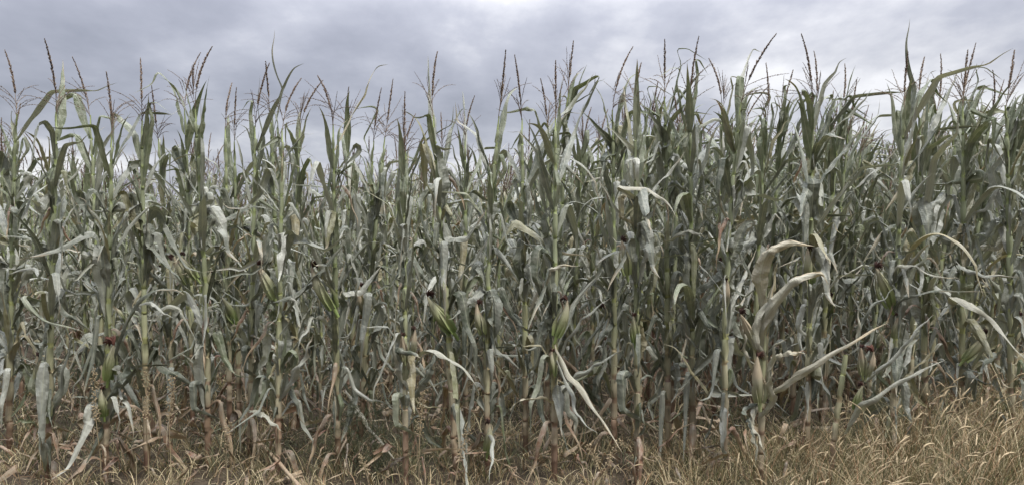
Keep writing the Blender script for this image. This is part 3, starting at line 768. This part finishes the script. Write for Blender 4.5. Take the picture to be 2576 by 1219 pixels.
H(P, [(1680,610,4.65),(1715,582,4.5),(1755,585,4.4),(1775,598,4.4)], 0.07, M_PALE, (0.9,1.2), 0.7, 0.2, 44)
P = front(1145)
H(P, [(1140,440,4.58),(1080,480,4.5),(1060,540,4.4),(1100,640,4.4)], 0.09, M_LEAF, (0.2,0.8), 0.8, 0.25, 45)
H(P, [(1010,640,4.5),(1000,560,4.45),(1000,440,4.4),(1020,330,4.4)], 0.10, M_LEAF, (0.1,0.5), 0.6, 0.2, 46)
P = front(1395)
H(P, [(1330,780,4.5),(1370,700,4.4),(1400,670,4.35),(1455,668,4.3)], 0.07, M_PALE, (0.6,1.2), 0.7, 0.2, 47)

# ------------------------------------------------------------------ second row: the tassels that stand against the sky between the first ones
GR2 = 'corn plants of the second row'
SECOND = [
 (218, 147, 'second-row corn plant whose dark tassel nods left above a wide leaf gap'),
 (390, 220, 'low second-row corn plant with short dark tassel, beside an open patch of sky'),
 (460, 133, 'second-row corn plant with tassel branch stretched out level to the left'),
 (565, 180, 'second-row corn plant with thin reddish tassel right of the bowed one'),
 (587, 225, 'low second-row corn plant with a narrow rusty tassel standing alone'),
 (673, 140, 'second-row corn plant with the middle and highest of three close tassels'),
 (757, 190, 'second-row corn plant with loose slanting tassel at the end of a cluster'),
 (870, 200, 'second-row corn plant with tassel hooked over, next to the lone straight tassel'),
 (943, 225, 'second-row corn plant with stubby leaning tassel low over the leaves'),
 (1020, 255, 'low second-row corn plant with faint tassel left of the fan-shaped one'),
 (1110, 260, 'low second-row corn plant with thin upright tassel below the fan-shaped one'),
 (1170, 220, 'second-row corn plant with compact rust tassel beside the far-leaning one'),
 (1378, 195, 'second-row corn plant with tassel tilted right among upright leaves'),
 (1436, 82, 'second-row corn plant, very tall with small crown-like tassel above centre'),
 (1470, 258, 'second-row corn plant with fluffy tan tassel lying to the right'),
 (1640, 185, 'second-row corn plant with tassel bent into the leaves of the thicket'),
 (1820, 140, 'second-row corn plant with slanted feathery tassel before the swept one'),
 (1938, 165, 'second-row corn plant with loose tan tassel beginning a dense group'),
 (1970, 155, 'second-row corn plant with thin tassel leaning right inside dense group'),
 (2063, 128, 'second-row corn plant with straight dark tassel above drooping side branches'),
 (2125, 140, 'second-row corn plant with tall narrow tassel ending the dense group'),
 (2147, 205, 'second-row corn plant with short spread tassel next to the valley of sky'),
 (2372, 138, 'second-row corn plant with fine tassel between two bushy ones'),
 (2432, 110, 'second-row corn plant with stiff tassel crossing its neighbour'),
 (2500, 165, 'second-row corn plant with brown tassel hanging among leaves near the border'),
 (2572, 190, 'second-row corn plant cut by the right border, ragged tassel'),
 (2, 300, 'second-row corn plant cut by the left border with reddish tassel'),
 (110, 330, 'low second-row corn plant in the sky gap near the left border'),
]
second_x = []
for i, (tx, ty, lab) in enumerate(SECOND):
    D = 5.35 + pyr.uniform(-0.12, 0.12)
    t = at(tx, ty, D); lean = pyr.uniform(-0.06, 0.10) + max(0, (tx - 1000) / 1600) * 0.16
    b = (t.x - lean, D + 0.03, 0.0)
    build_plant(b, t, 300 + i, lab, GR2, None, None); second_x.append(b[0])

# ------------------------------------------------------------------ the crowd behind
PROF = [(-200, 350), (0, 330), (60, 300), (130, 420), (200, 290), (300, 350), (350, 320), (420, 420), (480, 260), (600, 350), (690, 290), (780, 410), (850, 320), (950, 310), (1050, 290),
        (1130, 370), (1200, 280), (1300, 290), (1440, 280), (1480, 340), (1530, 240), (1700, 210), (1850, 230), (1900, 300), (1950, 260), (2040, 210), (2120, 230), (2180, 370), (2225, 260),
        (2400, 220), (2500, 210), (2576, 270), (2800, 280)]
def prof(px): return float(np.interp(px, [p[0] for p in PROF], [p[1] for p in PROF]))
def tip_height(px, D, r):
    """how tall a plant stands: the crop is lower where soil is poorer, seen as dips of the canopy"""
    y = prof(px) + (70 if px < 1480 else 8) + r.gauss(20, 50)
    h = CAM_H + (520 - y) * D / F_PX
    return max(1.7, min(2.62, h + r.uniform(-0.05, 0.05)))
ROWNAMES = ['second', 'third', 'fourth', 'fifth', 'sixth']
LAND = [(0, 'the slim dark tassel nearest the left border'), (147, 'the pale-footed plant near the left'), (262, 'the plant with rust-red silk'), (365, 'the pale dry weed stems'),
        (523, 'the purple-footed plant with bowed tassel'), (697, 'the plant with yellow-green ear pointing left'), (850, 'the plant with the long slanting ear'),
        (1020, 'the stout straw-footed plant'), (1145, 'the plant with fan-like tassel'), (1250, 'the plant with far-leaning tassel'), (1395, 'the plant with sliding leaves'),
        (1603, 'the plant with broken yellowish leaf'), (1740, 'the plant with clumped tassel'), (1826, 'the plant with the bare pale stalk'), (1920, 'the bleached broken plant'),
        (2165, 'the short leaning plant with husks'), (2247, 'the plant with black-silked ear'), (2415, 'the plant with ear jutting right'), (2560, 'the rightmost plant at the border')]
def land(px): return min(LAND, key=lambda l: abs(l[0] - px))[1]
count = len(FRONT) + 2 + len(SECOND)
rows = [(0, 5.35, 0.25), (1, 6.05, 0.195), (2, 6.75, 0.20), (3, 7.5, 0.215), (4, 8.2, 0.24)]
k = 0
for ri, D, step in rows:
    half = D * 0.72 + 0.15
    x = -half + pyr.uniform(0, step)
    while x < half:
        px = 1288 + x / D * F_PX
        DD = D + pyr.uniform(-0.14, 0.14)
        if ri == 0 and any(abs(x - sx) < 0.16 for sx in second_x):
            x += step * 0.6; continue
        if count < 298:
            h = tip_height(px, DD, pyr)
            if ri == 0: h = min(h, CAM_H + (520 - prof(px) - (70 if px < 1480 else 15)) * DD / F_PX)
            lean = pyr.gauss(0.02, 0.05) + max(0, (px - 1200) / 1400) * 0.14
            h = max(h, 1.6)
            lab = f'lower corn plant of the second row, behind {land(px)}' if ri == 0 else f'grey-green corn plant in the {ROWNAMES[ri]} row, behind {land(px)}'
            build_plant((x, DD, 0), (x + lean, DD, h), 1000 + k, lab, f'corn plants of the {ROWNAMES[ri]} row behind the edge' if ri else GR2, None, None, generic_ear=0.2)
            k += 1; count += 1
        x += step * pyr.uniform(0.75, 1.25)

# far part of the field: too many to count, one mesh
far = {'leaf': Buf(), 'top': Buf(), 'dry': Buf(), 'stalk': Buf(), 'tassel': Buf()}
def xf(pk, m):
    v, q, t, uv, r, s = pk
    m = np.array(m)
    return v @ m[:3, :3].T + m[:3, 3], q, t, uv, r, s
def far_plant(base, tip, prnd):
    sc, d = place_basis(base, tip, None); bi = prnd.choice([0, 1, 2, 3]); bend = BENDS[bi]
    az = math.atan2(d.y, d.x); lean = math.atan2(math.hypot(d.x, d.y), d.z) - math.atan2(bend * 1.25, PLANT_H)
    root = Matrix.Translation(base) @ Matrix.Rotation(az, 4, 'Z') @ Matrix.Rotation(lean, 4, 'Y') @ Matrix.Scale(sc, 4)
    v, q, t, uv, r, s = xf(STALK[bi][prnd.randrange(3)][1], root); far['stalk'].add(v, q, t, uv, 0, s)
    for kind, i, z, a, s_ in plan_leaves(prnd, base[0]):
        if z < 0.5 : continue
        v, q, t, uv, r, s = xf(LEAF[kind][i][1], root @ leaf_matrix(z, a - az, s_, bend))
        far['dry' if kind == 'dry' else 'top' if kind in ('up', 'upfold') else 'leaf'].add(v, q, t, uv, prnd.random())
    v, q, t, uv, r, s = xf(TASSEL[prnd.randrange(len(TASSEL))][1], root @ Matrix.Translation((stalk_bend(2.13, bend), 0, 2.13)) @ Matrix.Rotation(prnd.uniform(0, 6.28), 4, 'Z'))
    far['tassel'].add(v, q, t, uv, r * 0.5 + prnd.random() * 0.5)
D = 8.95; last = 300
while D < 16.5:
    half = D * 0.82 + 0.3; step = 0.30 + (D - 9) * 0.02; x = -half
    while x < half:
        px = 1288 + x / D * F_PX
        lean = pyr.gauss(0.02, 0.06) + max(0, (px - 1200) / 1400) * 0.14
        DD = D + pyr.uniform(-0.2, 0.2)
        far_plant((x, DD, 0), (x + lean, DD, min(2.55, tip_height(px, DD, pyr))), pyr)
        x += step * pyr.uniform(0.7, 1.3)
    D += 0.75
def join_bufs(name, items, label):
    """several buffers into one mesh with one material slot each"""
    packs = [(b.pack(), m) for b, m in items]
    me = None; V = []; Q = []; T = []; UV = []; RR = []; SS = []; mi = []; n = 0
    mq = []; mt = []
    for idx, (pk, m) in enumerate(packs):
        v, q, t, uv, r, s = pk
        V.append(v); Q.append(q + n); T.append(t + n); UV.append(uv); RR.append(r); SS.append(s); mq.append(np.full(len(q), idx)); mt.append(np.full(len(t), idx)); n += len(v)
    me = to_mesh(name, (np.concatenate(V), np.concatenate(Q), np.concatenate(T), np.concatenate(UV), np.concatenate(RR), np.concatenate(SS)), packs[0][1])
    for _, m in packs[1:]: me.materials.append(m)
    me.polygons.foreach_set('material_index', np.concatenate(mq + mt).astype(np.int32))
    o = link(name, me)
    tag(o, label, None, None, 'stuff')
    return o
join_bufs('corn_field', [(far['leaf'], M_LEAF), (far['top'], M_TOP), (far['dry'], M_DRY), (far['stalk'], M_STALK), (far['tassel'], M_TASSEL)],
          'far rows of grey-green corn closing the field behind the nearer plants')

# ------------------------------------------------------------------ ground
gb = Buf()
n = 90
xs = np.sign(np.linspace(-1, 1, n)) * np.abs(np.linspace(-1, 1, n)) ** 3 * 400
ys = np.concatenate([np.linspace(-60, 0, 10), np.linspace(0.4, 14, 70), np.linspace(15, 900, 20)])
gx, gy = np.meshgrid(xs, ys)
gz = -0.02 + 0.025 * np.sin(gx * 3.1 + gy) * np.sin(gy * 4.3) * (np.abs(gy) < 20)
gb.add(np.stack([gx, gy, gz], -1).reshape(-1, 3), grid_quads(n, len(ys)))
tag(link('ground', gb.mesh('ground', M_SOIL)), 'brown soil under the corn', None, None, 'structure')

# ------------------------------------------------------------------ grass, weeds and litter
g = np.random.default_rng(5)
def blades(buf, N, xf_, yf_, hmin, hmax, wid, curl, rnd_lo, rnd_hi, nseg=4, lean=0.0):
    """N thin curved blades; xf_, yf_ give base positions"""
    x = xf_(N); y = yf_(N, x)
    keep = np.abs(x) < y * 0.76 + 0.2; x = x[keep]; y = y[keep]; N = len(x)
    hm = hmax(x, y) if callable(hmax) else hmax
    h = hmin + (hm - hmin) * g.random(N) ** 1.4
    az = g.uniform(0, 6.28, N); th = np.abs(g.normal(0.15, 0.45, N)); cu = g.uniform(0.2, 1, N) * curl
    w = wid * g.uniform(0.6, 1.3, N); faz = g.uniform(0, PI, N)
    P = np.zeros((N, nseg + 1, 3)); P[:, 0] = np.stack([x, y, np.zeros(N) - 0.01], 1)
    for k in range(nseg):
        th = th + cu / nseg * (0.4 + k * 0.5)
        P[:, k + 1] = P[:, k] + (h / nseg)[:, None] * np.stack([np.sin(th) * np.cos(az) + lean, np.sin(th) * np.sin(az), np.cos(th)], 1)
    sdir = np.stack([np.cos(faz), np.sin(faz), np.zeros(N)], 1)
    ww = w[:, None] * (1 - (np.arange(nseg + 1) / nseg) ** 1.6 * 0.9)[None]
    A = P - sdir[:, None] * ww[..., None]; B = P + sdir[:, None] * ww[..., None]
    V = np.stack([A, B], 2).reshape(-1, 3)
    st = 2 * (nseg + 1); q = []
    for k in range(nseg): q.append(np.array([2 * k, 2 * k + 1, 2 * k + 3, 2 * k + 2])[None] + (np.arange(N) * st)[:, None])
    rr = np.repeat(g.uniform(rnd_lo, rnd_hi, N), st)
    buf.add(V, np.concatenate(q), rnd=rr)
    return P
def px_of(x, y): return 1288 + x / y * F_PX
def right_tall(x, y):
    p = px_of(x, y)
    return np.interp(p, [0, 1300, 1900, 2150, 2350, 2600], [0.19, 0.20, 0.26, 0.46, 0.70, 0.80])
gr = Buf()
ux = lambda a, b: (lambda N: g.uniform(a, b, N))
uy = lambda a, b: (lambda N, x: g.uniform(a, b, N))
def tussocks(buf, N, x0, x1, y0, y1, hfun, nb, wid, spread=0.05, tone=(0.1, 0.95), droop=1.6, nseg=6):
    """clumps of blades that fan out from a common root"""
    for _ in range(N):
        y = g.uniform(y0, y1); x = g.uniform(x0, x1)
        if abs(x) > y * 0.74 + 0.15: continue
        hh = float(hfun(x, y)) * g.uniform(0.45, 1.1); m = int(nb * g.uniform(0.5, 1.5)); t0 = g.uniform(*tone)
        if m < 2: continue
        az = g.uniform(0, 6.28, m); th = np.abs(g.normal(0.25, 0.3, m)); h = hh * g.uniform(0.45, 1.15, m)
        bx = x + np.cos(az) * spread * g.random(m); by = y + np.sin(az) * spread * g.random(m)
        w = wid * g.uniform(0.5, 1.5, m); faz = g.uniform(0, PI, m); cu = droop * g.uniform(0.1, 1.3, m)
        P = np.zeros((m, nseg + 1, 3)); P[:, 0] = np.stack([bx, by, np.full(m, -0.01)], 1)
        for k in range(nseg):
            th = th + cu / nseg * (0.3 + k * 0.35)
            P[:, k + 1] = P[:, k] + (h / nseg)[:, None] * np.stack([np.sin(th) * np.cos(az), np.sin(th) * np.sin(az), np.cos(th)], 1)
        P[:, :, 2] = np.maximum(P[:, :, 2], -0.01)
        sd_ = np.stack([np.cos(faz), np.sin(faz), np.zeros(m)], 1)
        ww = w[:, None] * (1 - (np.arange(nseg + 1) / nseg) ** 1.5 * 0.92)[None]
        V = np.stack([P - sd_[:, None] * ww[..., None], P + sd_[:, None] * ww[..., None]], 2).reshape(-1, 3)
        st = 2 * (nseg + 1)
        q = [np.array([2 * k, 2 * k + 1, 2 * k + 3, 2 * k + 2])[None] + (np.arange(m) * st)[:, None] for k in range(nseg)]
        buf.add(V, np.concatenate(q), rnd=np.repeat(np.clip(t0 + g.normal(0, 0.16, m), 0.0, 0.99), st))
lefty = lambda x, y: right_tall(x, y)
tussocks(gr, 520, -3.8, 3.8, 3.85, 4.9, lefty, 13, 0.0022, 0.05)
tussocks(gr, 290, 0.9, 3.8, 3.4, 4.9, lefty, 18, 0.0018, 0.06, (0.0, 0.9))
tussocks(gr, 520, -5, 5, 4.6, 6.8, lambda x, y: 0.30, 12, 0.0032, 0.06, (0.0, 0.6))
blades(gr, 1800, ux(-3.8, 3.8), uy(3.7, 4.8), 0.06, 0.24, 0.0028, 2.4, 0.2, 0.95)
# long straight straws crossing over the rest, thickest at the right
blades(gr, 1300, lambda N: g.uniform(1.0, 3.6, N), uy(3.3, 4.4), 0.35, lambda x, y: right_tall(x, y) * 1.15, 0.0017, 0.6, 0.62, 0.85, lean=0.08)
blades(gr, 260, ux(-3.6, 1.4), uy(3.8, 4.5), 0.2, 0.6, 0.0013, 0.8, 0.6, 0.85)
tag(link('dry_grass', gr.mesh('dry_grass', M_GRASS)), 'tangled tan and olive dry grass along the field edge', None, None, 'stuff')

uw = Buf()
blades(uw, 9000, ux(-5.5, 5.5), uy(4.5, 7.5), 0.05, 0.42, 0.0030, 1.8, 0.0, 0.9)
blades(uw, 900, lambda N: at(960, 1100, 4.5).x + g.normal(0, 0.45, N), uy(4.3, 5.0), 0.10, 0.40, 0.0016, 2.0, 0.0, 0.5)
tag(link('green_undergrowth', uw.mesh('green_undergrowth', M_GREEN)), 'low green weeds growing between the corn stalks', None, None, 'stuff')

# foxtail: thin stem and bristly nodding head
def foxtail(bs, bh, x, y, h, az, L_=0.06, r_=0.0055, droop=1.2, rn=0.5):
    th = g.uniform(0.02, 0.35); pts = [np.array([x, y, 0.0])]; n_ = 6
    for k in range(n_):
        th += 0.10; pts.append(pts[-1] + h / n_ * np.array([math.sin(th) * math.cos(az), math.sin(th) * math.sin(az), math.cos(th)]))
    v, q = tube(pts, np.full(n_ + 1, 0.0010), 3); bs.add(v, q, rnd=rn * 0.3 + 0.5)
    hp = [pts[-1]]
    for k in range(6):
        th += droop / 6; hp.append(hp[-1] + L_ / 6 * np.array([math.sin(th) * math.cos(az), math.sin(th) * math.sin(az), math.cos(th)]))
    v, q = tube(hp, r_ * np.array([0.4, 0.9, 1.0, 1.0, 0.85, 0.6, 0.15]), 5); bh.add(v + g.normal(0, r_ * 0.22, v.shape), q, rnd=rn)
    hp = np.array(hp)
    for i in range(16):
        f = g.uniform(0, 5.9); k = int(f); p = hp[k] + (hp[k + 1] - hp[k]) * (f - k); d = hp[k + 1] - hp[k]; d /= np.linalg.norm(d)
        o_ = g.normal(size=3); o_ /= np.linalg.norm(o_)
        spikelet(bh, p, d * 0.8 + o_ * 0.9, r_ * 2.6, 0.0009, rn)
fs, fh = Buf(), Buf()
for i in range(330):
    y = g.uniform(3.35, 4.6); p = g.choice([g.uniform(2080, 2600), g.uniform(1850, 2600)])
    if i % 9 == 0: p = g.uniform(0, 1900)
    x = (p - 1288) / F_PX * y
    foxtail(fs, fh, x, y, float(right_tall(x, y)) * g.uniform(0.45, 1.05), g.normal(0, 0.8), L_=g.uniform(0.05, 0.10), r_=g.uniform(0.003, 0.005), droop=g.uniform(0.1, 1.2), rn=g.random())
join_bufs('foxtail_grass', [(fs, M_GRASS), (fh, M_SEED)], 'tan foxtail grass with nodding bristly heads')

# dead leaves lying and hanging at the foot of the stalks
lt = Buf(); prnd = random.Random(3)
for i in range(1100):
    y = 4.15 + 3.2 * prnd.random() ** 1.2; x = prnd.uniform(-1, 1) * (y * 0.74)
    if y < 4.5 and x > 1.2 and prnd.random() < 0.6: continue
    kk = prnd.choice(['dry', 'dry', 'dry', 'fold']); pk = LEAF[kk][prnd.randrange(len(LEAF[kk]))][1]
    m = Matrix.Translation((x, y, prnd.uniform(0.0, 0.28) ** 1.3)) @ Euler((prnd.uniform(-1.6, 1.6), prnd.uniform(-1.6, 1.6), prnd.uniform(0, 6.28))).to_matrix().to_4x4() @ Matrix.Scale(prnd.uniform(0.3, 0.7), 4)
    v, q, t, uv, r, s = xf(pk, m); v[:, 2] = np.maximum(v[:, 2], 0.0)
    lt.add(v, q, t, uv, prnd.random())
tag(link('leaf_litter', lt.mesh('leaf_litter', M_DRY)), 'brown dead corn leaves littering the foot of the rows', None, None, 'stuff')

# dry seeded weed stems one can tell apart
def dry_weed(px, py_top, D, label, sway=0.0):
    t = at(px, py_top, D); root = empty('dry_weed', (t.x - sway, D, 0), label, 'weed', 'dry weed stems at the field edge')
    h = t.z; n_ = 9
    pts = [np.array([sway * (k / n_) ** 2, 0.01 * math.sin(k), h * k / n_]) for k in range(n_ + 1)]
    b = Buf(); v, q = tube(pts, np.linspace(0.0035, 0.0012, n_ + 1), 5); b.add(v, q, rnd=0.3)
    link('stem', b.mesh('stem', M_SEED), root)
    b = Buf()
    for i in range(int(190 * h)):
        f = g.uniform(0.55, 1.0) * n_; k = min(int(f), n_ - 1); p = pts[k] + (pts[k + 1] - pts[k]) * (f - k)
        o_ = g.normal(size=3); o_[2] = abs(o_[2]) * 0.8
        spikelet(b, p + o_ * 0.007, o_, 0.016, 0.0048, g.random() * 0.6)
    link('seed_head', b.mesh('seed_head', M_SEED), root)
    for i in range(3):
        bl = link('leaf', LEAF['dry'][int(g.integers(0, 9))][0], root)
        bl.matrix_local = Matrix.Translation(tuple(pts[1 + i * 2])) @ Matrix.Rotation(g.uniform(0, 6.28), 4, 'Z') @ Matrix.Scale(0.42, 4)
for a in [(366, 935, 4.25, 'tallest pale seeded weed stem in front of the corn', 0.0), (431, 948, 4.3, 'pale weed stem with chunky seed head, beside the tallest one', 0.02),
          (232, 930, 4.2, 'thin yellow seeded weed in front of the red-silked ear', -0.03), (575, 1060, 4.1, 'short tan weed stem with narrow seed head before purple-footed stalks', 0.02),
          (905, 1150, 3.95, 'low seeded weed leaning left, under the slanting pale leaf strip', -0.06), (1065, 985, 4.1, 'thin tan weed stem rising beside the stout straw-footed corn', 0.03),
          (1180, 1080, 4.0, 'tan weed stem leaning right by the hanging leaf strip', 0.08), (1480, 1125, 3.95, 'low weed spray leaning left below the sliding leaves', -0.1),
          (1560, 1110, 4.0, 'low weed spray leaning right below the sliding leaves', 0.1), (2020, 1090, 4.0, 'arching weed with nodding head before the leaning corn', 0.12)]:
    dry_weed(*a)

# a fallen stalk and a feathery green weed
def fallen(pts, label, r_=0.009):
    root = empty('fallen_corn_stalk', tuple(at(*pts[-1])), label, 'corn stalk', 'fallen corn stalks')
    o_ = np.array(root.location); P = catmull([at(*p) for p in pts], 14) - o_
    rad_ = np.array([r_ * (1.25 if k % 4 == 0 else 1.0) for k in range(14)])
    v, q = tube(P, rad_, 8); b = Buf(); b.add(v, q, uv=np.stack([np.zeros(len(v)), np.full(len(v), 0.12)], 1), sheath=np.full(len(v), 0.7))
    link('stalk', b.mesh('stalk', M_STALK), root)
    for i in (3, 8):
        lf = link('leaf', LEAF['dry'][i % 9][0], root); lf.matrix_local = Matrix.Translation(tuple(P[i])) @ Matrix.Rotation(i * 1.3, 4, 'Z') @ Matrix.Scale(0.6, 4)
fallen([(640, 1095, 4.7), (690, 1150, 4.4), (765, 1235, 4.0)], 'straw-brown fallen corn stalk slanting down to the right', 0.011)
fallen([(715, 1130, 4.6), (745, 1180, 4.4), (775, 1240, 4.2)], 'darker shorter fallen corn stalk close beside the long one', 0.009)

def feather_weed(px, D, h, label):
    x = at(px, 1100, D).x; root = empty('feathery_weed', (x, D, 0), label, 'weed')
    b = Buf(); pts = [np.array([0.02 * math.sin(k), 0.01 * math.cos(k * 2), h * k / 8]) for k in range(9)]
    v, q = tube(pts, np.linspace(0.004, 0.0012, 9), 5); b.add(v, q, rnd=0.3)
    link('stem', b.mesh('stem', M_GREEN), root)
    b = Buf()
    for i in range(36):
        f = g.uniform(0.2, 1) * 8; k = min(int(f), 7); p = pts[k]; a = g.uniform(0, 6.28); L_ = 0.20 * (1.15 - f / 8)
        e = [p, p + L_ * 0.5 * np.array([math.cos(a), math.sin(a), 0.45]), p + L_ * np.array([math.cos(a), math.sin(a), 0.6])]
        v, q = tube(e, [0.0015, 0.001, 0.0005], 3); b.add(v, q, rnd=0.2)
        for j in range(12):
            c = e[0] + (e[2] - e[0]) * g.uniform(0.2, 1); spikelet(b, c, g.normal(size=3) + [0, 0, 0.6], 0.028, 0.0016, g.random())
    link('foliage', b.mesh('foliage', M_GREEN), root)
feather_weed(945, 4.35, 0.48, 'feathery dark green weed left of the stout straw-footed corn')
feather_weed(885, 4.5, 0.40, 'smaller feathery green weed behind the slanting pale leaf strip')
print('plants', count)
